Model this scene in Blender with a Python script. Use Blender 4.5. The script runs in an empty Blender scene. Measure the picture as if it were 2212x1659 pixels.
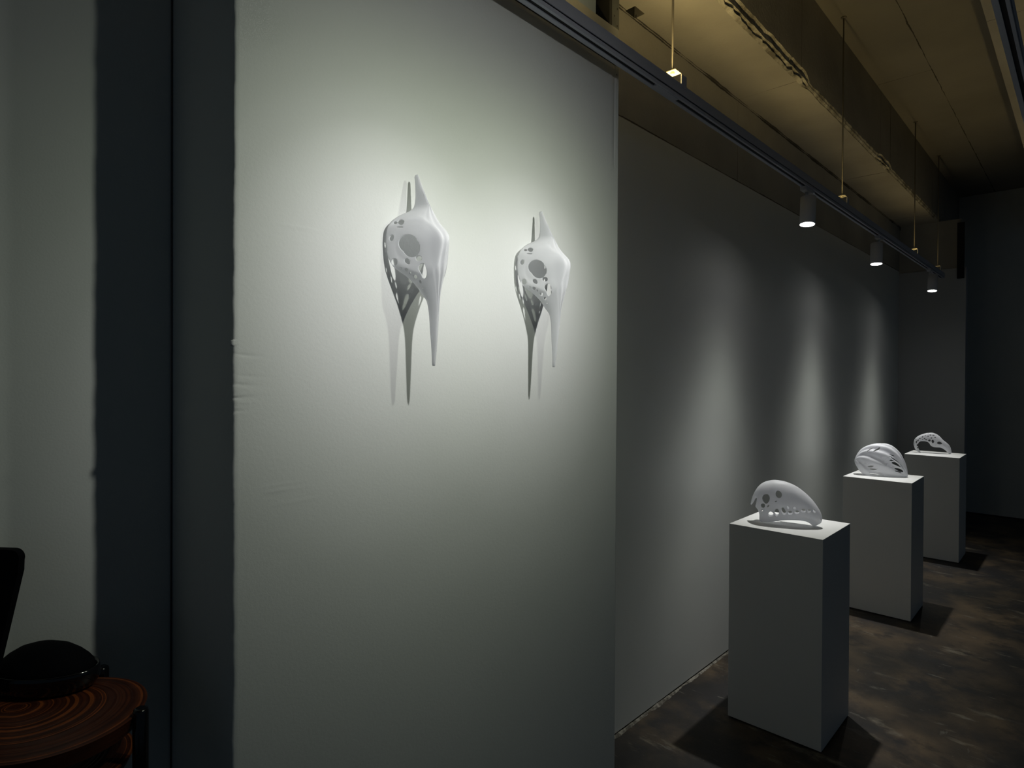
import bpy, bmesh, math, random
from mathutils import Matrix, Vector

SC = bpy.context.scene
# ------------------------------------------------------------------ camera
W_PX, H_PX = 2212, 1659
F_PX = 1319.4
yaw, pitch, roll = math.radians(43.526), math.radians(0.389), math.radians(0.305)
f = Vector((-math.sin(yaw)*math.cos(pitch), math.cos(yaw)*math.cos(pitch), -math.sin(pitch)))
r = Vector((math.cos(yaw), math.sin(yaw), 0)); u = r.cross(f)
r2 = r*math.cos(roll)+u*math.sin(roll); u2 = u*math.cos(roll)-r*math.sin(roll)
cam = bpy.data.cameras.new('camera'); cam_o = bpy.data.objects.new('camera', cam)
SC.collection.objects.link(cam_o)
cam_o.matrix_world = Matrix(((r2.x,u2.x,-f.x,0),(r2.y,u2.y,-f.y,0),(r2.z,u2.z,-f.z,1.6),(0,0,0,1)))
cam.sensor_width = 36; cam.lens = F_PX/W_PX*36; cam.shift_y = -8.4/W_PX; cam.clip_start = .02
SC.camera = cam_o
# ------------------------------------------------------------------ view / world
SC.view_settings.view_transform = 'Standard'; SC.view_settings.look = 'None'
SC.view_settings.gamma = 1; SC.view_settings.use_curve_mapping = False
SC.view_settings.exposure = 0.0
w = bpy.data.worlds.new('world'); SC.world = w; w.use_nodes = True
bg = w.node_tree.nodes['Background']; bg.inputs[0].default_value = (.48,.73,1,1); bg.inputs[1].default_value = .028

# ------------------------------------------------------------------ lights
def light(name, kind, loc, target, energy, color, parent=None, **kw):
    l = bpy.data.lights.new(name, kind); l.energy = energy; l.color = color
    for k, v in kw.items(): setattr(l, k, v)
    o = bpy.data.objects.new(name, l); SC.collection.objects.link(o)
    o.location = loc; d = Vector(target)-Vector(loc)
    o.rotation_euler = d.to_track_quat('-Z', 'Y').to_euler()
    return o
WH = (1, 1, 1)
NE, WE = 58, 34
# (lens position, aim point): three over the plinths, two on the near track for the wall pieces
SPOTS = [((-1.10,3.42,2.41),(-1.085,3.22,0.91)), ((-1.12,4.935,2.41),(-1.10,4.80,.91)), ((-1.07,6.71,2.40),(-1.09,6.50,.91))]
MSPOTS = [((-.25,.89,2.41),(-1.184,.83,1.80)), ((-.25,1.27,2.41),(-1.184,1.30,1.80))]
# measured beam shape of the fittings (candela against angle from the beam axis)
# (angle, intensity, blue share): the rim of the beam is slightly yellow-green as with real led optics
NARROW = [(0,1.6,.98),(4,1.55,.98),(8,1.32,.97),(12,1.06,.96),(15,.93,.95),(18,.74,.94),(22,.47,.93),(26,.30,.92),(30,.155,.92),(35,.068,.93),(41,.028,.95),(50,.010,1),(62,.0055,1),(72,.002,1),(80,.0005,1),(90,0,1)]
WIDE = [(0,1.15,.965),(5,1.08,.96),(10,.90,.945),(15,.64,.90),(20,.385,.85),(25,.255,.81),(30,.172,.80),(35,.115,.82),(40,.075,.86),(48,.034,.92),(56,.012,1),(66,.003,1),(80,.0004,1),(90,0,1)]
def spot(p, q, e, prof):
    p = Vector(p); q = Vector(q); d = (q-p).normalized()
    o = light('spot_beam', 'SPOT', p+d*.014, q, e, WH, spot_size=math.radians(178), spot_blend=.02, shadow_soft_size=.017)
    o.data.use_nodes = True; nt = o.data.node_tree; em = nt.nodes['Emission']; N = nt.nodes.new; L = nt.links.new
    g = N('ShaderNodeNewGeometry'); dp = N('ShaderNodeVectorMath'); dp.operation = 'DOT_PRODUCT'; dp.inputs[1].default_value = tuple(d); L(g.outputs['Incoming'], dp.inputs[0])
    ab = N('ShaderNodeMath'); ab.operation = 'ABSOLUTE'; L(dp.outputs['Value'], ab.inputs[0])
    ac = N('ShaderNodeMath'); ac.operation = 'ARCCOSINE'; L(ab.outputs[0], ac.inputs[0])
    dv = N('ShaderNodeMath'); dv.operation = 'DIVIDE'; dv.inputs[1].default_value = math.pi/2; L(ac.outputs[0], dv.inputs[0])
    cr = N('ShaderNodeValToRGB'); L(dv.outputs[0], cr.inputs[0]); el = cr.color_ramp.elements
    while len(el) < len(prof): el.new(.5)
    for k, (a, c, bl) in enumerate(prof): el[k].position = a/90; el[k].color = (c*(.5+.5*min(1,bl+.04)), c, c*bl, 1)
    L(cr.outputs[0], em.inputs['Color'])
for (p, q), e in zip(SPOTS, (1,1,.78)): spot(p, q, NE*e, NARROW)
for p, q in MSPOTS: spot(p, q, WE, WIDE)
WARM = (1, .75, .31)
def uplight(x, y0, y1, e, tilt=0, z=2.633):
    l = bpy.data.lights.new('uplight', 'AREA'); l.shape = 'RECTANGLE'; l.size = .016; l.size_y = y1-y0; l.spread = math.radians(120); l.energy = e; l.color = WARM
    o = bpy.data.objects.new('uplight', l); SC.collection.objects.link(o); o.location = (x, (y0+y1)/2, z)
    o.rotation_euler = (math.pi, math.radians(tilt), 0)
uplight(-1.100, .3, 1.60, 1.6, -8); uplight(-1.100, 1.80, 2.60, 1.7, -20); uplight(-1.100, 2.65, 4.0, .8, -16); uplight(-1.100, 4.1, 7.1, .7, 0); uplight(-.185, 1.2, 6.5, 1.2, 0)

# ------------------------------------------------------------------ materials
def mat(name, col, rough=.6, metal=0, bump=None, var=None, emis=None, coat=0, trans=0, spec=None):
    m = bpy.data.materials.new(name); m.use_nodes = True; nt = m.node_tree; b = nt.nodes['Principled BSDF']
    b.inputs['Base Color'].default_value = (*col, 1); b.inputs['Roughness'].default_value = rough; b.inputs['Metallic'].default_value = metal
    if coat: b.inputs['Coat Weight'].default_value = coat; b.inputs['Coat Roughness'].default_value = .08
    if spec is not None: b.inputs['Specular IOR Level'].default_value = spec
    tc = nt.nodes.new('ShaderNodeTexCoord')
    if var:
        sc, col2, lo, hi = var[:4]
        n = nt.nodes.new('ShaderNodeTexNoise'); n.inputs['Scale'].default_value = sc; n.inputs['Detail'].default_value = 8
        mp = nt.nodes.new('ShaderNodeMapping'); mp.inputs['Scale'].default_value = var[4] if len(var) > 4 else (1,1,1)
        nt.links.new(tc.outputs['Object'], mp.inputs[0]); nt.links.new(mp.outputs[0], n.inputs[0])
        cr = nt.nodes.new('ShaderNodeValToRGB'); cr.color_ramp.elements[0].position = lo; cr.color_ramp.elements[1].position = hi
        cr.color_ramp.elements[0].color = (*col, 1); cr.color_ramp.elements[1].color = (*col2, 1)
        nt.links.new(n.outputs[0], cr.inputs[0]); nt.links.new(cr.outputs[0], b.inputs['Base Color'])
    if bump:
        prev = None
        for sc, dist in bump:
            n = nt.nodes.new('ShaderNodeTexNoise'); n.inputs['Scale'].default_value = sc; n.inputs['Detail'].default_value = 5
            nt.links.new(tc.outputs['Object'], n.inputs[0])
            bp = nt.nodes.new('ShaderNodeBump'); bp.inputs['Distance'].default_value = dist; bp.inputs['Strength'].default_value = 1
            nt.links.new(n.outputs[0], bp.inputs['Height'])
            if prev: nt.links.new(prev.outputs[0], bp.inputs['Normal'])
            prev = bp
        nt.links.new(prev.outputs[0], b.inputs['Normal'])
    if emis: b.inputs['Emission Color'].default_value = (*emis[0], 1); b.inputs['Emission Strength'].default_value = emis[1]
    return m
def seam_mix(m, specs, col=(.012,.011,.009)):
    """dark ragged construction joints: specs = (axis, value, half width, noise amount, (range axis, lo, hi) or None)"""
    nt = m.node_tree; b = nt.nodes['Principled BSDF']; N = nt.nodes.new; L = nt.links.new
    tc = N('ShaderNodeTexCoord'); sx = N('ShaderNodeSeparateXYZ'); L(tc.outputs['Object'], sx.inputs[0])
    no = N('ShaderNodeTexNoise'); no.inputs['Scale'].default_value = 9; no.inputs['Detail'].default_value = 9; no.inputs['Roughness'].default_value = .7; L(tc.outputs['Object'], no.inputs[0])
    n2 = N('ShaderNodeTexNoise'); n2.inputs['Scale'].default_value = 3.1; n2.inputs['Detail'].default_value = 6; L(tc.outputs['Object'], n2.inputs[0])
    def M(op, a, c, d=None):
        k = N('ShaderNodeMath'); k.operation = op
        for i, v in enumerate((a, c, d)):
            if v is None: continue
            if isinstance(v, (int, float)): k.inputs[i].default_value = v
            else: L(v, k.inputs[i])
        return k.outputs[0]
    tot = None
    for ax, val, hw, amt, rng in specs:
        wob = M('MULTIPLY', M('SUBTRACT', no.outputs[0], .5), amt)
        dist = M('ABSOLUTE', M('SUBTRACT', M('ADD', sx.outputs[ax], wob), val), None)
        wid = M('MULTIPLY', M('ADD', M('MULTIPLY', M('SUBTRACT', n2.outputs[0], .38), 3.2), .15), hw)
        k = M('MULTIPLY', M('SUBTRACT', 1, M('DIVIDE', dist, M('MAXIMUM', wid, .0004))), 2)
        k = M('MINIMUM', M('MAXIMUM', k, 0), .85)
        if rng:
            ra, lo, hi = rng
            k = M('MULTIPLY', k, M('MULTIPLY', M('GREATER_THAN', sx.outputs[ra], lo), M('LESS_THAN', sx.outputs[ra], hi)))
        tot = k if tot is None else M('MAXIMUM', tot, k)
    mx = N('ShaderNodeMix'); mx.data_type = 'RGBA'; L(tot, mx.inputs[0])
    src = b.inputs['Base Color'].links[0].from_socket if b.inputs['Base Color'].links else None
    if src: L(src, mx.inputs[6])
    else: mx.inputs[6].default_value = b.inputs['Base Color'].default_value
    mx.inputs[7].default_value = (*col, 1); L(mx.outputs[2], b.inputs['Base Color'])
    return m
plaster = mat('painted plaster', (.775,.79,.775), .75, bump=[(4,.0012),(160,.00035),(600,.00015)], var=(1.5,(.745,.76,.745),.3,.7))
plaster_old = mat('painted drywall', (.70,.72,.70), .8, bump=[(4,.0012),(220,.0003)], var=(1.2,(.66,.68,.66),.3,.7))
concrete = mat('raw painted concrete', (.40,.385,.34), .9, bump=[(3,.006),(60,.0015)], var=(2.2,(.30,.285,.25),.35,.75))
concrete_up = mat('raw concrete wall top', (.40,.385,.34), .9, bump=[(3,.006),(60,.0015)], var=(2.2,(.30,.285,.25),.35,.75))
seam_mix(concrete, [(0,-1.522,.010,.014,(2,3.2,3.25)),(1,1.49,.004,.01,None),(1,3.53,.003,.01,None),(1,5.56,.008,.02,None),(1,5.255,.004,.004,(2,3.26,3.8)),(1,3.20,.003,.004,(2,3.26,3.8)),(1,7.3,.005,.01,None)])
seam_mix(concrete_up, [(2,3.228,.011,.018,None),(2,2.757,.004,.012,None),(1,1.49,.003,.004,None),(1,3.53,.0035,.003,None),(1,5.575,.0035,.003,None)])
slab_m = mat('slab soffit', (.33,.31,.26), .92, bump=[(4,.004),(70,.001)], var=(1.6,(.25,.235,.20),.3,.75))
seam_mix(slab_m, [(0,-.834,.006,.02,None),(1,5.14,.004,.01,(0,-1.17,-.83)),(1,8.965,.006,.01,None)])
rubble = mat("broken concrete edge", (.62,.59,.50), .95, bump=[(40,.006),(160,.003)], var=(14,(.20,.185,.15),.35,.65))
shade_m = mat('painted shade', (.02,.02,.018), .9)  # near-black colour painting shade into the soffit pocket and stud side
floor_m = mat('stained concrete floor', (.014,.013,.012), .6, bump=[(12,.003),(150,.0008)], var=(2.6,(.125,.086,.048),.38,.68,(1,1,1)))
def floor_marks(m):
    nt = m.node_tree; b = nt.nodes['Principled BSDF']; N = nt.nodes.new; L = nt.links.new
    tc = N('ShaderNodeTexCoord'); prev = b.inputs['Base Color'].links[0].from_socket
    for scl, sc, lo, hi, col, off in [((1.5,4,1),2.1,.58,.70,(.24,.21,.155),(0,0,0)),((4,4,1),9,.68,.74,(.26,.24,.20),(5,2,0)),((1,1,1),1.5,.50,.60,(.020,.018,.018),(3,9,1)),((1,1,1),6,.52,.66,(.020,.016,.012),(4,4,1)),((3,16,1),1.6,.63,.70,(.16,.15,.125),(8,1,0)),((14,3,1),1.5,.66,.72,(.13,.12,.10),(2,7,0)),((1,1,1),38,.66,.72,(.14,.12,.09),(1,1,0))]:
        mp = N('ShaderNodeMapping'); mp.inputs['Scale'].default_value = scl; mp.inputs['Location'].default_value = off; mp.inputs['Rotation'].default_value = (0,0,.45)
        n = N('ShaderNodeTexNoise'); n.inputs['Scale'].default_value = sc; n.inputs['Detail'].default_value = 10; n.inputs['Roughness'].default_value = .65
        cr = N('ShaderNodeValToRGB'); cr.color_ramp.elements[0].position = lo; cr.color_ramp.elements[1].position = hi
        L(tc.outputs['Object'], mp.inputs[0]); L(mp.outputs[0], n.inputs[0]); L(n.outputs[0], cr.inputs[0])
        mx = N('ShaderNodeMix'); mx.data_type = 'RGBA'; L(cr.outputs[0], mx.inputs[0]); L(prev, mx.inputs[6]); mx.inputs[7].default_value = (*col,1); prev = mx.outputs[2]
    L(prev, b.inputs['Base Color'])
floor_marks(floor_m)
plinth_m = mat('matt white paint', (.80,.805,.79), .55, bump=[(300,.0001)])
white_cast = mat('satin white resin', (.95,.955,.97), .42, bump=[(180,.0002)])
def add_translucent(m, fac, col):
    nt = m.node_tree; b = nt.nodes['Principled BSDF']; out = nt.nodes['Material Output']
    t = nt.nodes.new('ShaderNodeBsdfTranslucent'); t.inputs[0].default_value = (*col,1); mx = nt.nodes.new('ShaderNodeMixShader'); mx.inputs[0].default_value = fac
    nt.links.new(b.outputs[0], mx.inputs[1]); nt.links.new(t.outputs[0], mx.inputs[2]); nt.links.new(mx.outputs[0], out.inputs[0])
add_translucent(white_cast, .54, (.97,.975,1))
lamp_m = mat('white lamp paint', (.62,.62,.64), .45)
track_m = mat('grey anodised rail', (.50,.52,.60), .5, .15)
slot_m = mat('black rail slot', (.006,.006,.008), .7)
galv = mat('galvanised steel', (.20,.21,.20), .5, .5, var=(30,(.16,.17,.16),.3,.7))
rod_m = mat('threaded steel rod', (.24,.22,.18), .45, .6)
brass = mat('zinc bracket', (.75,.70,.55), .4, .3)
lens_m = mat('lit lens', (1,1,1), .3, emis=((1,.98,.93), 14))
led_m = mat('warm led strip', (1,.8,.5), .5, emis=(WARM, 1.2))
black_gloss = mat('black gloss plastic', (.004,.004,.005), .12, coat=.6)
black_matt = mat('black soft cover', (.003,.003,.005), .85, bump=[(120,.0002)], spec=.15)
black_leg = mat('black lacquered steel', (.004,.004,.005), .18, coat=.4)
wood = [mat('coiled wood strip '+n, c, .42, bump=[(60,.0004)], var=(25,tuple(v*.6 for v in c),.35,.7,(1,1,6))) for n, c in
        (('dark', (.085,.022,.010)), ('mid', (.16,.042,.016)), ('bright', (.38,.10,.026)), ('brown', (.11,.034,.018)))]

# ------------------------------------------------------------------ mesh helpers
C = SC.collection.objects
def obj(name, bm, m, parent=None, smooth=False, loc=None):
    me = bpy.data.meshes.new(name); bmesh.ops.recalc_face_normals(bm, faces=bm.faces[:]); bm.to_mesh(me); bm.free()
    for k in (m if isinstance(m, (list, tuple)) else [m]): me.materials.append(k)
    if smooth: me.shade_smooth()
    o = bpy.data.objects.new(name, me); C.link(o)
    if loc: o.location = loc
    if parent: o.parent = parent
    return o
def thing(name, label, cat, loc=(0,0,0), rotz=0, group=None):
    o = bpy.data.objects.new(name, None); C.link(o); o.empty_display_size = .05
    o.location = loc; o.rotation_euler = (0,0,rotz); tag(o, label, cat, group); return o
def tag(o, label, cat, group=None):
    o['label'] = label; o['category'] = cat
    if group: o['group'] = group
    return o
def struct(o): o['kind'] = 'structure'; return o
def box(bm, x0, x1, y0, y1, z0, z1, mi=0, bev=0):
    vs = [bm.verts.new(p) for p in ((x0,y0,z0),(x1,y0,z0),(x1,y1,z0),(x0,y1,z0),(x0,y0,z1),(x1,y0,z1),(x1,y1,z1),(x0,y1,z1))]
    fs = [bm.faces.new([vs[i] for i in q]) for q in ((3,2,1,0),(4,5,6,7),(0,1,5,4),(1,2,6,5),(2,3,7,6),(3,0,4,7))]
    for q in fs: q.material_index = mi
    if bev:
        es = list({e for q in fs for e in q.edges})
        bmesh.ops.bevel(bm, geom=es, offset=bev, segments=2, profile=.5, affect='EDGES')
def nb(): return bmesh.new()
def bx(*a, **k): bm = nb(); box(bm, *a, **k); return bm
def lathe(bm, prof, cx=0, cy=0, n=48, mi=0, sx=1, sy=1):
    rings = []
    for (rr, z) in prof:
        rings.append([bm.verts.new((cx+sx*rr*math.cos(2*math.pi*i/n), cy+sy*rr*math.sin(2*math.pi*i/n), z)) for i in range(n)] if rr > 1e-6 else [bm.verts.new((cx, cy, z))])
    for a, c in zip(rings[:-1], rings[1:]):
        for i in range(n):
            j = (i+1) % n
            if len(a) == 1 and len(c) == 1: continue
            q = [a[0], c[i], c[j]] if len(a) == 1 else ([a[i], a[j], c[0]] if len(c) == 1 else [a[i], a[j], c[j], c[i]])
            bm.faces.new(q).material_index = mi
def tube(bm, p0, p1, rad, n=16):
    p0, p1 = Vector(p0), Vector(p1); d = (p1-p0).normalized(); a = d.orthogonal().normalized(); c = d.cross(a)
    R = [[bm.verts.new(p+(a*math.cos(2*math.pi*i/n)+c*math.sin(2*math.pi*i/n))*rad) for i in range(n)] for p in (p0, p1)]
    for i in range(n): bm.faces.new([R[0][i], R[0][(i+1)%n], R[1][(i+1)%n], R[1][i]])
    bm.faces.new(R[0][::-1]); bm.faces.new(R[1])
def fnoise(x, seed=0):
    s = 0; a = 1
    for k in range(5):
        s += a*math.sin(x*(2.3**k)*5.1+seed*3.7+k*1.9+1.7*math.sin(x*(1.9**k)*3.3+seed)); a *= .62
    return s/2.2

# ------------------------------------------------------------------ the setting
HP = .912
struct(obj('floor', bx(-3.2, 3.0, -3.0, 9.4, -.12, 0), floor_m))
# long left wall: painted drywall below, raw concrete band above
bm = nb(); box(bm, -1.74, -1.527, -3.0, 9.2, .010, 2.752, 0); box(bm, -1.74, -1.5275, -3.0, 9.2, 2.752, 3.235, 1)
struct(obj('wall_left', bm, [plaster_old, concrete_up]))
struct(obj('wall_far', bx(-1.527, 3.0, 9.01, 9.2, .012, 3.77), plaster_old))
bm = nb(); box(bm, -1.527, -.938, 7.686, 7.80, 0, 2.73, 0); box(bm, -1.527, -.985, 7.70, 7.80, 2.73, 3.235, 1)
struct(obj('wall_far_left', bm, [mat('shade darkened board', (.44,.45,.46), .8, bump=[(4,.0012),(220,.0003)]), concrete]))  # stub board colour darkened to stand in for weaker lamp spill
# ceiling slab
struct(obj('ceiling', bx(-1.74, 3.0, -3.0, 9.2, 3.765, 3.95), slab_m))
# beam along the wall, soffit with a small square pocket, broken lower corner
def beam(x0, x1, zb, zt, y0, y1, seed, chips, name, m, corner_right=True):
    bm = nb(); ys = [y0+(y1-y0)*i/420 for i in range(421)]; rows = []
    for y in ys:
        chip = 0
        for (a, c, s) in chips:
            if a-.12 < y < c: chip = max(chip, s*min(1, (y-a+.12)/.12, (c-y)/.05))
        n1 = fnoise(y*1.3, seed); n2 = fnoise(y*3.1, seed+5); n3 = fnoise(y*9, seed+9)
        inx = .016+.003*n1+.002*n2+.0010*n3+chip*.012; up = .036+.006*n2+.003*n3+chip*.036
        pts = [(x0, zb)]
        if corner_right:
            mx, mz = x1-inx*.45+chip*.002, zb+up*.55
            pts += [(x1-inx, zb), (x1-inx*.92+chip*.012*(1+n3), zb+.006+chip*.006), (x1-inx*.7-chip*.030, zb+up*.28), (x1-inx*.35+chip*.003*(1+n2), zb+up*.45),
                    (x1-inx*.25-chip*.006, zb+up*.70), (x1-inx*.05-chip*.012*(1+.6*n3), zb+up*.88), (x1, zb+up)]
        else: pts += [(x1, zb)]
        pts += [(x1, zt), (x0, zt)]
        rows.append([bm.verts.new((px, y, pz)) for px, pz in pts])
    k = len(rows[0])
    for a, c in zip(rows[:-1], rows[1:]):
        for i in range(k):
            j = (i+1) % k
            fc = bm.faces.new([a[i], a[j], c[j], c[i]])
            if corner_right and 1 <= i <= 6: fc.material_index = 1
    bm.faces.new(rows[0]); bm.faces.new(rows[-1][::-1])
    return struct(obj(name, bm, [m, rubble]))
beam(-1.455, -1.172, 3.235, 3.765, -3.0, 9.01, 2, [(2.35,3.66,1.0),(5.28,5.6,.6)], 'trim_1', concrete)
# rest of the soffit beside the wall, built around the pocket
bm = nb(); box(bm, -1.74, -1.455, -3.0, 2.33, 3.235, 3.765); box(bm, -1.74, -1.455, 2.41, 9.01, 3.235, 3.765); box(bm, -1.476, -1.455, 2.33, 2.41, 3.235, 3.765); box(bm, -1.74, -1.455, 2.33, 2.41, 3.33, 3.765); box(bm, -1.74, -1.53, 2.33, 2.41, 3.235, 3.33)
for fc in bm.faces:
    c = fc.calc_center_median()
    if 2.32 < c.y < 2.42 and 3.24 < c.z < 3.34 : fc.material_index = 1  # pocket faces coloured dark in place of shade
struct(obj('trim_2', bm, [concrete, shade_m]))
beam(-.365, -.19, 3.235, 3.765, -3.0, 9.01, 11, [], 'trim_3', concrete, False)
# pale filler crumbling along the foot of the left wall
bm = nb(); ys = [1.85+i*.012 for i in range(480)]; prev = None; rr = random.Random(4)
for y in ys:
    n = max(0, .5+.7*fnoise(y*2.2, 3)+.25*fnoise(y*11, 8)); wd = .003+.013*n; ht = .0025+.007*n
    row = [bm.verts.new(p) for p in ((-1.540, y, .0005), (-1.5235, y, .0005+ht*.2), (-1.5235, y, ht), (-1.523+wd*.5, y, ht*(.8+.2*fnoise(y*30,1))), (-1.523+wd, y, .0005))]
    if prev:
        for i in range(4): bm.faces.new([prev[i], prev[i+1], row[i+1], row[i]])
    prev = row
struct(obj('trim_4', bm, mat('crumbling filler', (.34,.32,.27), .9, bump=[(120,.002)], var=(40,(.12,.11,.09),.4,.6)), smooth=False))
# projecting wall box in front, with ragged left corner, crack and scars in the plaster
def panel_mesh():
    bm = nb(); X = -1.184; y0, y1, zt = .478, 1.769, 2.655
    zs = [i*.015 for i in range(177) if i*.015 < zt]+[zt]+[1.50+.002*i for i in range(85)]+[1.33+.003*i for i in range(25)]+[1.88+.003*i for i in range(15)]
    zs = sorted(set(round(z, 4) for z in zs))
    ycols = [0,.004,.010,.018,.03,.045,.065,.09,.12,.17]+[.17+.014*i for i in range(1, 79)]
    ycols = [y for y in ycols if y < y1-y0-.03]+[y1-y0-.026,y1-y0-.0235,y1-y0-.0215,y1-y0-.015,y1-y0-.004,y1-y0]
    def disp(y, z):
        d = 0.0010*math.sin(y*7+z*3)*math.sin(z*2.1+1)
        ex = y-y0
        # wrinkled skim at the left edge
        for (cz, amp, ln, wd) in [(1.555,-.0042,.050,.0026),(1.562,.0030,.045,.0035),(1.573,.0022,.05,.004),(1.582,-.0018,.04,.0028),(1.600,-.0012,.06,.003),(1.640,-.0014,.07,.003),(1.545,.0012,.03,.003),(1.530,-.0010,.02,.003)]:
            zz = z-cz+.12*ex*(1 if cz > 1.57 else -.35)
            d += .8*amp*math.exp(-(zz/wd)**2)*math.exp(-(ex/(ln*.7))**2)*(.55+.9*fnoise(ex*9+cz*40, 3))
        for (cy, cz, ang, ln, amp) in [(.578,1.358,-.75,.030,.0012),(.603,1.90,-.5,.012,.0008),(.556,1.378,.1,.014,.0010)]:
            a = (y-cy)*math.cos(ang)+(z-cz)*math.sin(ang); c = -(y-cy)*math.sin(ang)+(z-cz)*math.cos(ang)
            d += amp*math.exp(-(c/.003)**2)*math.exp(-(a/ln)**4)
        if abs(y-(y1-.0235)) < .0012 and z > 2.30: d -= .004*min(1, (z-2.30)/.1)
        return d
    G = []
    for z in zs:
        e = .0016*fnoise(z*3.1, 4)+.0009*fnoise(z*13, 9)
        if abs(z-1.66) < .006: e -= .004
        row = []
        for i, yc in enumerate(ycols):
            y = y0+yc+(e if i == 0 else e*.5 if i == 1 else 0)
            row.append(bm.verts.new((X+disp(y, z)-(.0025 if i == 0 else 0), y, z)))
        G.append(row)
    for a, c in zip(G[:-1], G[1:]):
        for i in range(len(a)-1): bm.faces.new([a[i], a[i+1], c[i+1], c[i]]).smooth = True
    # end face, far end face, top
    M0 = [bm.verts.new((-1.200, y0, z)) for z in zs]
    L0 = [bm.verts.new((-1.53, y0, z)) for z in zs]; L1 = [bm.verts.new((-1.53, y1, z)) for z in zs]
    for i in range(len(zs)-1):
        bm.faces.new([L0[i], M0[i], M0[i+1], L0[i+1]]); bm.faces.new([M0[i], G[i][0], G[i+1][0], M0[i+1]]); bm.faces.new([G[i][-1], L1[i], L1[i+1], G[i+1][-1]])
    bm.faces.new([L0[-1], M0[-1]]+G[-1]+[L1[-1]])
    return bm
wall_near = struct(obj('wall_near', panel_mesh(), plaster))
obj('top_runner', bx(-1.50, -1.186, .480, 1.767, 2.668, 2.785), mat('primed board', (.20,.20,.185), .8, bump=[(30,.002)]), wall_near)
obj('upper_board', bx(-1.50, -1.186, .480, 1.637, 2.785, 3.234), mat('blue grey board', (.16,.20,.25), .7), wall_near)
def stud():
    bm = nb(); box(bm, -1.19, -1.184, 1.726, 1.767, 2.785, 3.234, 0); box(bm, -1.25, -1.184, 1.7665, 1.769, 2.785, 3.234, 0); box(bm, -1.25, -1.184, 1.712, 1.7265, 2.785, 3.234, 1)
    for y, z in ((1.757,2.852),(1.742,2.822),(1.757,2.794)):
        lathe_v = []
        for i in range(10):
            a = 2*math.pi*i/10; lathe_v.append(bm.verts.new((-1.1835, y+.0022*math.cos(a), z+.0040*math.sin(a))))
        bm.faces.new(lathe_v).material_index = 2
    return bm
obj('steel_stud', stud(), [galv, shade_m, slot_m], wall_near)
bm = nb(); vs = [bm.verts.new((-1.1825, 1.7555+.0018*math.cos(2*math.pi*i/10), 2.628+.003*math.sin(2*math.pi*i/10))) for i in range(10)]; bm.faces.new(vs); obj('screw_hole', bm, slot_m, wall_near)
# conduit line in the inner corner at left
struct(obj('trim_5', (lambda b: (tube(b, (-1.5245,.4755,.0), (-1.5245,.4755,2.74), .0018, 8), b)[1])(nb()), mat('grey cable', (.10,.10,.11), .6), smooth=True))
# solid black strip painting the shade of an opening high on the stub wall
struct(obj('trim_6', bx(-1.012, -.952, 7.660, 7.684, 2.62, 3.19), slot_m))

# ------------------------------------------------------------------ plinths
def plinth(x, y, rot, label):
    t = thing('plinth', label, 'plinth', (x, y, 0), rot, 'white display plinths in a row')
    W, D = .4098, .403
    obj('box', bx(-W, 0, 0, D, .006, HP, bev=.0012), plinth_m, t)
    obj('recessed_base', bx(-W+.012, -.012, .012, D-.012, 0, .008), slot_m, t)
    return t
plinth(-.8219, 2.7866, .0015, 'nearest tall white plinth carrying the beaked skull-like cast')
plinth(-.8481, 4.6944, .0032, 'middle white plinth carrying the slotted helmet-like cast')
plinth(-.8230, 6.4792, .0030, 'farthest white plinth carrying the perforated arched cast')

# ------------------------------------------------------------------ track lighting
def u_channel(bm, xc, y0, y1, z0, z1, half, t=.0022):
    box(bm, xc-half, xc+half, y0, y1, z0, z0+t); box(bm, xc-half, xc-half+t, y0, y1, z0+t, z1); box(bm, xc+half-t, xc+half, y0, y1, z0+t, z1)
def track(name, label, xc, y0, y1, rods):
    T = thing(name, label, 'lighting track', (xc, 0, 2.6))
    h = .018; z = 0
    bm = nb(); box(bm, -h, -.0035, y0, y1, z, z+.0155); box(bm, .0095, h, y0, y1, z, z+.0155); box(bm, -h, h, y0, y1, z+.012, z+.0158)
    obj('track_rail', bm, track_m, T)
    obj('conductor_slot', bx(-.0035, .0095, y0+.01, y1-.05, z+.004, z+.0125), slot_m, T)
    obj('live_feed', bx(-.0055, .0115, 1.86, 2.01, -.0012, .0045), track_m, T)
    bm = nb(); u_channel(bm, 0, y0, y1+.03, z+.0172, z+.055, h+.0005)
    obj('channel', bm, track_m, T)
    obj('led_strip', bx(-.007, .007, y0+.05, y1-.05, z+.020, z+.023), led_m, T)
    for yr in rods:
        rod = obj('hanger_rod', (lambda b: (tube(b, (0,yr,z+.095), (0,yr,1.166), .0042, 12), b)[1])(nb()), rod_m, T, smooth=True)
        bm = nb(); box(bm, -.017, .019, yr-.014, yr+.030, z+.092, z+.0945)
        obj('bracket', bm, brass, rod)
        obj('side_tab', bx(.0160, .0195, yr+.031, yr+.068, z+.045, z+.090), track_m, rod)
        b2 = nb(); tube(b2, (0,yr,z+.084), (0,yr,z+.1005), .0075, 6); obj('nut', b2, brass, rod)
        b3 = nb(); lathe(b3, [(0,1.166),(.016,1.166),(.016,1.160),(.006,1.157),(0,1.157)], 0, yr, 16); obj('ceiling_cup', b3, rod_m, rod)
    return T
track('lighting_track', 'long grey suspended lighting track beside the left wall, carrying lit spotlights', -1.100, -.6, 7.42, [-.06,1.985,4.035,6.09,7.17])
track('lighting_track', 'grey suspended lighting track cutting across the top right corner', -.185, -.6, 7.42, [-.06,2.035,4.085,6.09])
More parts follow.
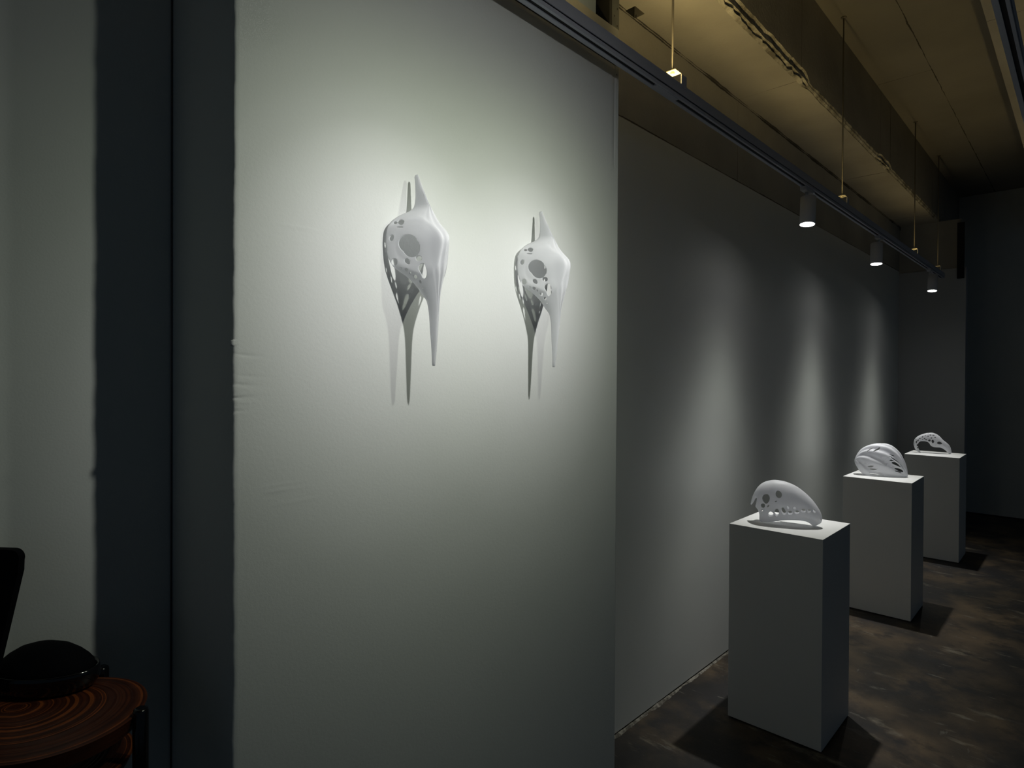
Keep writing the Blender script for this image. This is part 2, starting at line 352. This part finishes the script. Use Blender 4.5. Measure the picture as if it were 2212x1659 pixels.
def spotlight(lens, aim, label, grp, xc):
    lens = Vector(lens); aim = Vector(aim); d = (aim-lens).normalized()
    T = thing('track_spotlight', label, 'spotlight', (xc, lens.y, 2.6), 0, grp); T_in = Vector((xc, lens.y, 2.6))
    ztop = 2.6
    bm = nb(); box(bm, -.016, .016, -.055, .055, -.020, .002, bev=.002); box(bm, -.012, .012, .055, .095, -.008, .001)
    obj('track_adapter', bm, lamp_m, T)
    # body from lens back along -d
    L = .150; back = lens-d*L-T_in; fr = lens-T_in
    rotm = d.to_track_quat('-Z', 'Y').to_matrix().to_4x4()
    bm = nb(); R = .0385
    lathe(bm, [(0,0),(R-.003,0),(R,-.003),(R,-L+.001),(R-.0025,-L),(R-.0035,-L),(R-.0035,-L+.010),(0,-L+.010)], n=48)
    bmesh.ops.transform(bm, matrix=Matrix.Translation(back)@rotm, verts=bm.verts)
    body = obj('lamp_body', bm, lamp_m, T, smooth=False)
    for p in body.data.polygons: p.use_smooth = abs(p.normal.dot(d)) < .5
    bm = nb(); n = 40; vs = [bm.verts.new((Matrix.Translation(fr+d*.001)@rotm)@Vector(((R-.0034)*math.cos(2*math.pi*i/n), (R-.0034)*math.sin(2*math.pi*i/n), 0))) for i in range(n)]; bm.faces.new(vs)
    obj('lens', bm, lens_m, T)['label'] = 'glowing white lens'
    bm = nb(); tube(bm, (0,.0,-.020), (0,0,back.z-.012), .008, 12); tube(bm, (back.x, back.y, back.z-.004), (0,0,back.z+.006), .009, 12)
    obj('pivot_arm', bm, lamp_m, T, smooth=True)
    return T
G3 = 'lit spotlights hanging over the plinths'
spotlight(*SPOTS[0], 'largest lit white cylinder spotlight, nearest on the left wall track', G3, -1.104)
spotlight(*SPOTS[1], 'middle of the three lit spotlights on the left wall track', G3, -1.104)
spotlight(*SPOTS[2], 'smallest, farthest lit spotlight near the end of the left wall track', G3, -1.090)
GM = 'spotlights aimed at the wall sculptures'
spotlight(*MSPOTS[0], 'white spotlight overhead aimed at the left wall sculpture', GM, -.185)
spotlight(*MSPOTS[1], 'white spotlight overhead aimed at the right wall sculpture', GM, -.185)

# ------------------------------------------------------------------ perforated cast sculptures
def pch(xs,ys,x):
    n=len(xs)
    if x<=xs[0]: return ys[0]
    if x>=xs[-1]: return ys[-1]
    i=0
    while x>xs[i+1]: i+=1
    def sl(k): return (ys[k+1]-ys[k])/(xs[k+1]-xs[k])
    def m(k):
        if k==0: return sl(0)
        if k==n-1: return sl(n-2)
        a,b=sl(k-1),sl(k)
        return 0.0 if a*b<=0 else 2*a*b/(a+b)
    h=xs[i+1]-xs[i]; t=(x-xs[i])/h
    return ((2*t**3-3*t*t+1)*ys[i]+(t**3-2*t*t+t)*h*m(i)+(-2*t**3+3*t*t)*ys[i+1]+(t**3-t*t)*h*m(i+1))
# mask rows: z, half width, edge depth, ridge depth, profile exponent mix(1=ellipse,0=tent)
MR=[(1.622,.0016,.0925,.0995,1),(1.627,.0032,.0925,.1005,1),(1.640,.0044,.0935,.1015,1),(1.654,.005,.093,.104,1),(1.70,.0072,.090,.108,1),(1.738,.0088,.088,.111,1),(1.770,.012,.083,.113,.9),
(1.784,.017,.073,.115,.7),(1.804,.027,.064,.119,.5),(1.823,.040,.050,.125,.3),(1.834,.050,.038,.128,.2),(1.844,.060,.028,.130,.1),(1.857,.067,.021,.131,0),(1.881,.072,.014,.136,0),
(1.907,.074,.012,.140,0),(1.925,.073,.013,.130,0),(1.937,.071,.014,.115,0),(1.950,.064,.015,.104,.1),(1.962,.052,.017,.094,.3),(1.973,.036,.020,.088,.5),(1.983,.018,.026,.083,.8),(1.992,.0095,.031,.077,1),
(2.013,.0068,.033,.064,1),(2.035,.0055,.031,.053,1),(2.055,.0042,.028,.043,1),(2.066,.0036,.0255,.037,1),(2.071,.0015,.0255,.034,1)]
MZ=[r[0] for r in MR]
_mc={}
def mask(z,s):
    if z not in _mc:
        sg=.009*min(1,max(.05,(z-1.622)/.03),max(.05,(2.071-z)/.03)); sg=max(sg,.0004)
        _mc[z]=[sum(wt*pch(MZ,[r[k] for r in MR],z+o*sg*(1 if k>2 else .45)) for o,wt in ((-1.5,.12),(-.75,.22),(0,.32),(.75,.22),(1.5,.12))) for k in (1,2,3,4)]
    w,de,dr,e=_mc[z]
    a=abs(s); tent=max(0,1-a**1.55)**1.04; ell=math.sqrt(max(0,1-a*a))
    d=de+(dr-de)*(ell*e+tent*(1-e))
    k=max(0,1-abs(z-1.885)/.15)**.5
    d+=.0022*k*math.cos(a*30)*math.exp(-(a/.28)**2)
    rho=math.hypot((z-1.893)/.050,(a-.60)/.36)
    d-=.0085*math.exp(-(rho/.95)**6)*min(1,(1-a)*6)
    d+=.0035*math.exp(-((rho-1.30)/.16)**2)*min(1,(1-a)*4)*(1 if z<1.99 else 0)
    return (d, w*s, z)
def shell(rows,t,s,kf=.45,rid=0):
    n=len(rows); xs=list(range(n)); x=t*(n-1)
    cl,cz,el,ez,w=[pch(xs,[r[k] for r in rows],x) for k in range(5)]
    a=abs(s); g=1-math.cos(a*math.pi/2); h=math.sin(a*math.pi/2)**.9*(1-kf*a**3)
    y=(-1 if s>0 else 1)*w*h
    return (cl+(el-cl)*g, y, max(.0012,cz+(ez-cz)*g))

def cut_surface(fn, t0, t1, s0, s1, nt_, ns_, holes, tfun=None):
    """grid surface with smooth holes: cells are clipped along the zero line of the hole function"""
    inv = []
    for (ct, cs, a, b, c, d) in holes:
        det = a*d-b*c
        inv.append((ct, cs, d/det, -b/det, -c/det, a/det, max(abs(a), abs(b))*1.6, max(abs(c), abs(d))*1.6))
    def F(t, s):
        m = 1.0
        for (ct, cs, p, q, r_, w_, bt, bs) in inv:
            dt = t-ct; ds = s-cs
            if abs(dt) > bt*1.3+.01 or abs(ds) > bs*1.3+.01: continue
            m = min(m, math.hypot(p*dt+q*ds, r_*dt+w_*ds)-1)
        return m
    bm = nb(); T = [t0+(t1-t0)*i/nt_ for i in range(nt_+1)]; S = [s0+(s1-s0)*j/ns_ for j in range(ns_+1)]
    val = [[F(t, s) for s in S] for t in T]; cache = {}; ecache = {}
    def V(i, j):
        if (i, j) not in cache: cache[(i, j)] = bm.verts.new(fn(T[i], S[j]))
        return cache[(i, j)]
    def E(a, b):
        k = (min(a, b), max(a, b))
        if k not in ecache:
            va, vb = val[a[0]][a[1]], val[b[0]][b[1]]; x = va/(va-vb); x = min(max(x, .02), .98)
            ecache[k] = bm.verts.new(fn(T[a[0]]+(T[b[0]]-T[a[0]])*x, S[a[1]]+(S[b[1]]-S[a[1]])*x))
        return ecache[k]
    for i in range(nt_):
        for j in range(ns_):
            q = [(i, j), (i+1, j), (i+1, j+1), (i, j+1)]; poly = []
            for k in range(4):
                a, b = q[k], q[(k+1) % 4]; ia, ib = val[a[0]][a[1]] > 0, val[b[0]][b[1]] > 0
                if ia: poly.append(V(*a))
                if ia != ib: poly.append(E(a, b))
            if len(poly) >= 3:
                try: bm.faces.new(poly)
                except ValueError: pass
    bmesh.ops.remove_doubles(bm, verts=bm.verts[:], dist=.00008)
    return bm
def cast(name, bm, thick):
    o = obj(name, bm, white_cast, smooth=True)
    sm = o.modifiers.new('wall thickness', 'SOLIDIFY'); sm.thickness = thick; sm.offset = -1; sm.use_even_offset = False
    return o
def both(h): return h+[[a[0], -a[1], a[2], a[3], -a[4], -a[5]] for a in h]
HM = [[0.6154, -0.6609, 0.0192, -0.0422, 0.123, 0.0595], [0.5903, -0.6132, -0.0028, -0.0456, 0.1323, -0.0027], [0.5263, -0.9411, -0.001, -0.0183, 0.0467, -0.0307], [0.5264, -0.7161, 0.0063, -0.0151, 0.0438, 0.0084], [0.538, -0.5111, -0.0008, -0.0144, 0.0498, -0.0096], [0.4836, -0.8771, 0.0023, -0.0096, 0.0378, -0.027], [0.4932, -0.9214, -0.0003, -0.0057, 0.0122, -0.019], [0.4691, -0.8677, -0.0003, -0.0081, 0.0139, -0.0334], [0.448, -0.8627, 0.0021, -0.01, 0.0424, -0.0288], [0.4227, -0.8571, 0.003, -0.0076, 0.0467, -0.009], [0.3936, -0.9036, -0.0003, -0.0042, 0.0187, -0.0156], [0.648, -0.9156, -0.0027, -0.0164, 0.0381, -0.0051], [0.7276, -0.8285, -0.0015, -0.0167, 0.0571, 0.0352], [0.7269, -0.9207, -0.0011, -0.0087, 0.0317, 0.0169], [0.7011, -0.7984, -0.0018, -0.0043, 0.0687, 0.0042], [0.4742, -0.5889, 0.007, -0.0372, 0.0972, -0.0916]]
def mask_fn(v, s):
    x = 1.622+.449*v
    p = mask(x, s); return (p[0], p[1], p[2]-1.85)
mb = cut_surface(mask_fn, 0, 1, -1, 1, 300, 110, both(HM))
m1 = cast('wall_sculpture', mb, .0022); m1.location = (-1.184, .887, 1.85)
tag(m1, 'left of the two white beaked mask sculptures hanging on the wall', 'sculpture', 'white mask sculptures on the wall')
m2 = m1.copy(); C.link(m2); m2.location = (-1.184, 1.324, 1.853); m2.rotation_euler = (math.radians(-2.4), 0, 0)
m2['label'] = 'right of the two white beaked mask sculptures, nearer the wall corner'
R1 = [[-0.1477, 0.0752, -0.1432, 0.0727, 0.0041], [-0.1447, 0.0912, -0.1334, 0.0877, 0.0108], [-0.1396, 0.1118, -0.1257, 0.1048, 0.0189], [-0.1283, 0.1397, -0.1174, 0.1115, 0.0351], [-0.1108, 0.167, -0.1152, 0.0966, 0.0513], [-0.0923, 0.1843, -0.1215, 0.0749, 0.0635], [-0.0677, 0.1953, -0.1093, 0.0574, 0.0743], [-0.0372, 0.2013, -0.1026, 0.0368, 0.081], [-0.0069, 0.1996, -0.1022, 0.0108, 0.0837], [0.025, 0.1916, -0.0838, 0.0043, 0.0837], [0.0567, 0.1771, -0.0456, 0.0108, 0.081], [0.0881, 0.1543, -0.002, 0.022, 0.0756], [0.1173, 0.1261, 0.0331, 0.0265, 0.0675], [0.1405, 0.0955, 0.0639, 0.0283, 0.0594], [0.1559, 0.0674, 0.0907, 0.0262, 0.0486], [0.1618, 0.0447, 0.1096, 0.0187, 0.0365], [0.1582, 0.0251, 0.1207, 0.0077, 0.0203], [0.1393, 0.0079, 0.1261, 0.0015, 0.0054]]
H1 = [[0.4042, 0.6635, 0.0437, 0.0239, -0.043, 0.0794], [0.5027, 0.4742, 0.0132, 0.0276, -0.0419, 0.0557], [0.403, 0.8183, 0.033, 0.0133, -0.0427, 0.0278], [0.4773, 0.7342, 0.0112, 0.0003, 0.0005, 0.0221], [0.5163, 0.6166, 0.0056, 0.0048, -0.0118, 0.0094], [0.4242, 0.885, 0.016, 0.0075, -0.0296, 0.0065], [0.5433, 0.8507, 0.0202, 0.0133, -0.0043, 0.0476], [0.5754, 0.8148, 0.0147, 0.0171, -0.0027, 0.0755], [0.6102, 0.7803, 0.0086, 0.0238, -0.0191, 0.0771], [0.6563, 0.7999, 0.0145, 0.0115, -0.0107, 0.0535], [0.6935, 0.7395, 0.014, 0.0118, -0.0211, 0.0516], [0.7195, 0.629, 0.0168, 0.0074, -0.0117, 0.0589], [0.7505, 0.5331, 0.0136, 0.0057, -0.0099, 0.067], [0.7765, 0.3865, 0.0014, 0.016, -0.0643, 0.0193], [0.6181, 0.685, 0.0036, 0.0109, -0.0105, 0.0343], [0.6571, 0.6581, 0.0113, 0.0034, 0.0001, 0.0321]]
F1 = [[0.3877, -0.7732, 0.0598, 0.0307, 0.0548, -0.097], [0.5026, -0.5684, 0.0178, 0.0371, 0.0515, -0.0683], [0.3851, -0.9227, 0.0423, 0.017, 0.0516, -0.0319], [0.4726, -0.8209, 0.0203, 0.0004, 0.0027, -0.0259], [0.5173, -0.7074, 0.0076, 0.0065, 0.0139, -0.0115], [0.4077, -0.9843, 0.0274, 0.0128, 0.0382, -0.0054], [0.5386, -0.8943, 0.0225, 0.0145, 0.0041, -0.0429], [0.573, -0.8626, 0.0153, 0.0175, 0.0016, -0.0701], [0.6096, -0.8335, 0.0092, 0.0246, 0.0167, -0.0736], [0.6578, -0.8554, 0.0154, 0.0117, 0.0091, -0.0492], [0.6977, -0.8002, 0.0149, 0.0122, 0.0198, -0.0488], [0.7252, -0.6929, 0.0176, 0.0082, 0.0115, -0.0594], [0.7569, -0.5931, 0.0142, 0.0071, 0.0116, -0.0708], [0.78, -0.4264, -0.0005, 0.0165, 0.0756, -0.0187]]
R2 = [[-0.1614, 0.099, -0.1605, 0.0961, 0.004], [-0.149, 0.1329, -0.1573, 0.0788, 0.03], [-0.1262, 0.1706, -0.1453, 0.0551, 0.05], [-0.0921, 0.2005, -0.1285, 0.0309, 0.06], [-0.0524, 0.219, -0.1117, 0.0132, 0.067], [-0.0129, 0.226, -0.0808, 0.0029, 0.072], [0.0263, 0.2264, -0.0443, 0.0015, 0.074], [0.0625, 0.2169, -0.0051, 0.0015, 0.072], [0.0958, 0.1928, 0.0369, 0.0015, 0.066], [0.1208, 0.162, 0.0733, 0.0015, 0.058], [0.1375, 0.126, 0.1069, 0.0015, 0.048], [0.1501, 0.093, 0.1298, 0.0015, 0.036], [0.1599, 0.0487, 0.1447, 0.0015, 0.022], [0.1629, 0.0168, 0.1555, 0.0015, 0.008], [0.1603, 0.002, 0.1588, 0.0015, 0.002]]
H2 = [[0.4212, 0.9206, 0.0783, 0.0028, -0.0025, 0.0148], [0.453, 0.9697, 0.0877, 0.0023, 0.0002, 0.0129], [0.347, 0.8025, 0.037, 0.0035, -0.0094, 0.017], [0.3855, 0.8535, 0.047, 0.0029, -0.005, 0.0149], [0.3096, 0.7568, 0.0153, 0.0037, -0.0108, 0.0119], [0.2694, 0.3643, 0.0303, 0.0081, -0.0887, 0.0289], [0.3508, 0.381, 0.0291, 0.0099, -0.0872, 0.0291], [0.5338, 0.4599, 0.0297, -0.0002, -0.0096, 0.0163], [0.5212, 0.5284, 0.0194, 0.0012, -0.0115, 0.0152], [0.591, 0.5515, 0.0612, -0.003, 0.01, 0.0279], [0.5529, 0.6133, 0.0253, 0.0006, -0.0092, 0.0135], [0.6276, 0.6506, 0.0737, -0.0024, 0.0027, 0.0289], [0.5961, 0.7144, 0.023, -0.0005, 0.0031, 0.0125], [0.6878, 0.7504, 0.0749, -0.002, -0.0009, 0.0328], [0.677, 0.8198, 0.0445, 0.0017, -0.0115, 0.03], [0.4671, 0.5938, 0.0305, 0.0031, -0.0075, 0.0252], [0.4981, 0.681, 0.026, 0.0013, 0.0034, 0.0272], [0.5465, 0.7539, 0.0287, 0.0024, -0.0113, 0.0185]]
F2 = [[0.2895, -0.4194, 0.0269, 0.0095, 0.0945, -0.0252], [0.3725, -0.4244, 0.0259, 0.0112, 0.0883, -0.0285], [0.5581, -0.4744, 0.0304, 0.0004, 0.0158, -0.0173], [0.5474, -0.5495, 0.019, 0.0016, 0.0161, -0.0158], [0.621, -0.5625, 0.0633, -0.0024, 0.0014, -0.0311], [0.5827, -0.6357, 0.0272, 0.0008, 0.0125, -0.0145], [0.6602, -0.6657, 0.0729, -0.0022, 0.0083, -0.0328], [0.7213, -0.7724, 0.0834, -0.0027, 0.0063, -0.038], [0.708, -0.8522, 0.0486, 0.0011, 0.0148, -0.0336], [0.3772, -0.8433, 0.0382, 0.0035, 0.0056, -0.0171], [0.4153, -0.8953, 0.0481, 0.0027, 0.0028, -0.0147]]
R3 = [[-0.0786, 0.002, -0.0754, 0.0015, 0.003], [-0.1078, 0.0124, -0.0874, 0.0229, 0.01], [-0.1244, 0.0438, -0.0974, 0.0463, 0.016], [-0.1327, 0.082, -0.1025, 0.072, 0.02], [-0.125, 0.1188, -0.097, 0.0909, 0.024], [-0.1016, 0.149, -0.0794, 0.1069, 0.026], [-0.0642, 0.1708, -0.0545, 0.109, 0.028], [-0.0226, 0.1845, -0.0278, 0.104, 0.03], [0.0096, 0.1875, -0.0065, 0.0882, 0.032], [0.0382, 0.1793, 0.0077, 0.0636, 0.034], [0.0668, 0.1594, 0.0308, 0.0572, 0.034], [0.0964, 0.1243, 0.0615, 0.0567, 0.03], [0.1238, 0.1007, 0.0889, 0.0497, 0.024], [0.145, 0.0764, 0.113, 0.0327, 0.017], [0.1569, 0.0434, 0.13, 0.0132, 0.01], [0.1606, 0.0162, 0.143, 0.0015, 0.006], [0.1562, 0.002, 0.1524, 0.0015, 0.002]]
H3 = [[0.4685, 0.8517, 0.0243, 0.0031, -0.0392, 0.0608], [0.5393, 0.7708, 0.0203, 0.0207, -0.0678, 0.043], [0.4101, 0.862, 0.0158, 0.0001, -0.0074, 0.0498], [0.2321, 0.6604, 0.0071, -0.024, 0.0892, 0.0948], [0.1792, 0.9336, 0.0036, -0.0252, 0.1076, -0.0133], [0.2777, 0.7313, 0.0049, -0.0143, 0.074, 0.0611], [0.3628, 0.5381, 0.0117, 0.0004, -0.0101, 0.067], [0.4379, 0.5474, 0.0135, 0.0003, -0.0023, 0.0509], [0.4739, 0.4258, 0.0157, 0.0006, -0.0083, 0.0544], [0.5255, 0.3839, 0.0212, -0.0002, -0.0263, 0.0498], [0.5629, 0.4789, 0.0153, 0.0027, -0.0243, 0.0396], [0.66, 0.6709, 0.0367, 0.0043, -0.0615, 0.0832], [0.3231, 0.6207, 0.0082, -0.0045, 0.0293, 0.0737], [0.3874, 0.7596, 0.0105, -0.0009, 0.0053, 0.0514], [0.498, 0.6391, 0.0133, 0.0018, -0.0163, 0.0357], [0.1259, 0.867, -0.0006, -0.0166, 0.1151, -0.0448], [0.4037, 0.4638, 0.0072, -0.0006, 0.0126, 0.0495], [0.3557, 0.8552, 0.0095, -0.002, 0.0074, 0.0499], [0.2668, 0.2842, 0.0049, -0.0082, 0.092, 0.1085]]
F3 = [[0.4955, -0.8404, 0.0395, 0.0051, 0.0646, -0.0752], [0.5711, -0.7525, 0.0253, 0.0287, 0.0627, -0.089], [0.4293, -0.8871, 0.0253, 0.0005, 0.019, -0.0631], [0.2366, -0.811, 0.0122, -0.0387, -0.1138, -0.1202], [0.1759, -0.999, 0.0053, -0.0365, -0.1369, 0.0359], [0.2858, -0.8563, 0.0077, -0.0213, -0.0898, -0.0903], [0.3754, -0.6148, 0.0177, 0.0023, 0.0211, -0.087], [0.457, -0.5797, 0.0209, 0.0022, 0.0134, -0.066], [0.4928, -0.4509, 0.0231, 0.0035, 0.0194, -0.07], [0.5446, -0.3744, 0.0284, 0.0027, 0.0413, -0.0659], [0.585, -0.4703, 0.0185, 0.0054, 0.0433, -0.0542], [0.6801, -0.6553, 0.0506, 0.0084, 0.0881, -0.1356], [0.3347, -0.7136, 0.0123, -0.0051, -0.0289, -0.098], [0.4039, -0.8055, 0.0153, -0.0005, 0.0008, -0.0656], [0.5256, -0.6248, 0.0193, 0.0041, 0.0416, -0.0416], [0.1194, -0.9549, -0.0008, -0.0241, -0.1484, 0.0748], [0.4164, -0.5255, 0.0111, 0.0006, -0.0105, -0.0651], [0.3715, -0.9077, 0.0147, -0.0027, -0.004, -0.0637], [0.2711, -0.4469, 0.0082, -0.0102, -0.1167, -0.1505]]
def fn1(t, s):
    p = shell(R1, t, s, .5); return p
def fn2(t, s):
    x, y, z = shell(R2, t, s, .3); k = min(1, t*6, (1-t)*5)*min(1, abs(s)*5+.15)
    fl = .0052*k*math.sin(2*math.pi*(abs(s)*4.2-t*2.2)); return (x, y*(1+fl*12), max(.0012, z+fl*.8))
def fn3(t, s): return shell(R3, t, s, .3)
rz = random.Random(7)
extra3 = [[rz.uniform(.12,.62), rz.choice((-1,1))*rz.uniform(.12,.9), .0075, 0, 0, .045] for _ in range(46)]
def far_enough(h, hs): return all(abs(h[0]-o[0]) > .026 or abs(h[1]-o[1]) > .15 for o in hs)
keep = H3+F3
for h in extra3:
    if far_enough(h, keep): keep.append(h)
s1 = cast('shell_sculpture', cut_surface(fn1, 0, 1, -1, 1, 240, 150, H1+F1), .0028)
s1.location = (-1.048, 2.968, HP); s1.rotation_euler = (0,0,math.radians(14.271))
tag(s1, 'white skull-like cast with hooked beak and row of holes, on the nearest plinth', 'sculpture')
s2 = cast('helmet_sculpture', cut_surface(fn2, 0, 1, -1, 1, 240, 170, H2+F2), .0028)
s2.location = (-1.075, 4.904, HP); s2.rotation_euler = (0,0,math.radians(18.435))
tag(s2, 'white fluted helmet-like cast with long slots, on the middle plinth', 'sculpture')
s3 = cast('arch_sculpture', cut_surface(fn3, 0, 1, -1, 1, 300, 110, keep), .0025)
s3.location = (-1.071, 6.714, HP); s3.rotation_euler = (0,0,math.radians(20.429))
tag(s3, 'white arched bird-skull cast peppered with tiny holes, on the farthest plinth', 'sculpture')

# ------------------------------------------------------------------ table and dark objects at left
TX, TY, TZ = -1.313, .225, 1.0
t = thing('side_table', 'round side table of ringed reddish wood with black legs, lower left', 'table', (TX, TY, 0))
def stadium(r, n=48):
    # rounded-end oval: right end about (0,0), left end about (-.072,-.068)
    pts = []; a0 = math.atan2(.689, .725)
    for i in range(n+1): a = a0-math.pi/2+math.pi*i/n; pts.append((r*math.cos(a), r*math.sin(a)))
    for i in range(n+1): a = a0+math.pi/2+math.pi*i/n; pts.append((-.072+r*math.cos(a), -.068+r*math.sin(a)))
    return pts
def top_board(r, thick, px, py, rings, seed):
    # thin coiled strips nested towards an off-centre start, one face loop per strip
    bm = nb(); rd = random.Random(seed); O = stadium(r); lam = [1.0]
    while lam[-1] > .06: lam.append(lam[-1]-rd.uniform(.006,.022)*rings)
    loops = []
    for k, l in enumerate(lam):
        zz = -.0006 if k == 0 else rd.uniform(-.0003,.0003)
        loops.append([bm.verts.new((px+(x-px)*l, py+(y-py)*l, zz)) for x, y in O])
    n = len(O)
    for k in range(len(loops)-1):
        mi = rd.choice((0,0,0,1,1,2,3)) if k else 1
        for i in range(n):
            j = (i+1) % n; bm.faces.new([loops[k][i], loops[k][j], loops[k+1][j], loops[k+1][i]]).material_index = mi
    bm.faces.new(loops[-1]).material_index = 0
    prev = loops[0]; steps = 7
    for s_ in range(1, steps+1):
        sc = 1-.010*s_-(.004 if s_ % 2 else 0); zz = -thick*s_/steps
        cur = [bm.verts.new((x*sc, y*sc, zz)) for x, y in O]
        for i in range(n):
            j = (i+1) % n; bm.faces.new([prev[i], cur[i], cur[j], prev[j]]).material_index = 1 if s_ % 2 else 0
        prev = cur
    bm.faces.new(prev); return bm
obj('tabletop', top_board(.138, .030, -.088, -.045, 1.0, 5), wood, t, loc=(0,0,TZ))
obj('lower_shelf', top_board(.118, .018, -.07, -.04, 1.3, 9), wood, t, loc=(0,0,TZ-.085))
for lx, ly, L in ((-1.211,.329,TZ+.012),(-1.440,.322,TZ+.012),(-1.405,.090,TZ-.031),(-1.27,.135,TZ-.031)):
    dx, dy = lx-TX, ly-TY
    bm = nb(); R = .0125
    prof = [(0,0),(R,0),(R,L-.006),(R-.0015,L-.002),(R-.005,L),(0,L)]; lathe(bm, prof, dx, dy, 24)
    leg = obj('leg', bm, black_leg, t, smooth=False)
    for p in leg.data.polygons: p.use_smooth = abs(p.normal.z) < .95
# oval device: glossy shell, raised band, domed soft cover
DX, DY = -1.446, .232
t = thing('oval_device', 'black oval device with domed matt cover and glossy rim, lying on the round table', 'device', (DX, DY, TZ+.001), yaw)
bm = nb(); lathe(bm, [(0,.0),(.80,.0),(.92,.006),(1.0,.018),(1.0,.034),(.985,.040),(.955,.041),(.945,.034),(0,.034)], n=96, sx=.098, sy=.058)
o = obj('shell', bm, black_gloss, t, smooth=True); o['label'] = 'glossy black rim'
bm = nb(); lathe(bm, [(0,.034),(.93,.034),(.935,.040),(.92,.046),(.84,.055),(.70,.066),(.5,.077),(.25,.084),(0,.086)], n=96, sx=.095, sy=.055)
obj('cover', bm, black_matt, t, smooth=True)
# dark upright slab at the picture's left edge
def slab():
    bm = nb(); pts = [(-.05,.0),(.040,0),(.098,.245),(.0985,.262)]
    cx, cz, rr_ = .0835, .268, .016
    pts += [(cx+rr_*math.cos(a), cz+rr_*math.sin(a)) for a in [math.radians(q) for q in range(0, 95, 10)]]
    pts += [(-.045,.287),(-.055,.27)]
    f0 = [bm.verts.new((p[0], 0, p[1])) for p in pts]; f1 = [bm.verts.new((p[0], .014, p[1])) for p in pts]
    bm.faces.new(f0[::-1]); bm.faces.new(f1)
    for i in range(len(pts)): j = (i+1) % len(pts); bm.faces.new([f0[i], f0[j], f1[j], f1[i]])
    bmesh.ops.bevel(bm, geom=[e for e in bm.edges if len(e.link_faces) == 2 and e.calc_face_angle(0) > 1.2], offset=.002, segments=2, affect='EDGES')
    return bm
o = obj('upright_slab', slab(), black_matt, loc=(-1.462,.116,TZ)); o.rotation_euler = (0,0,yaw)
tag(o, 'thin black slab with rounded corners standing upright at the left edge', 'slab')
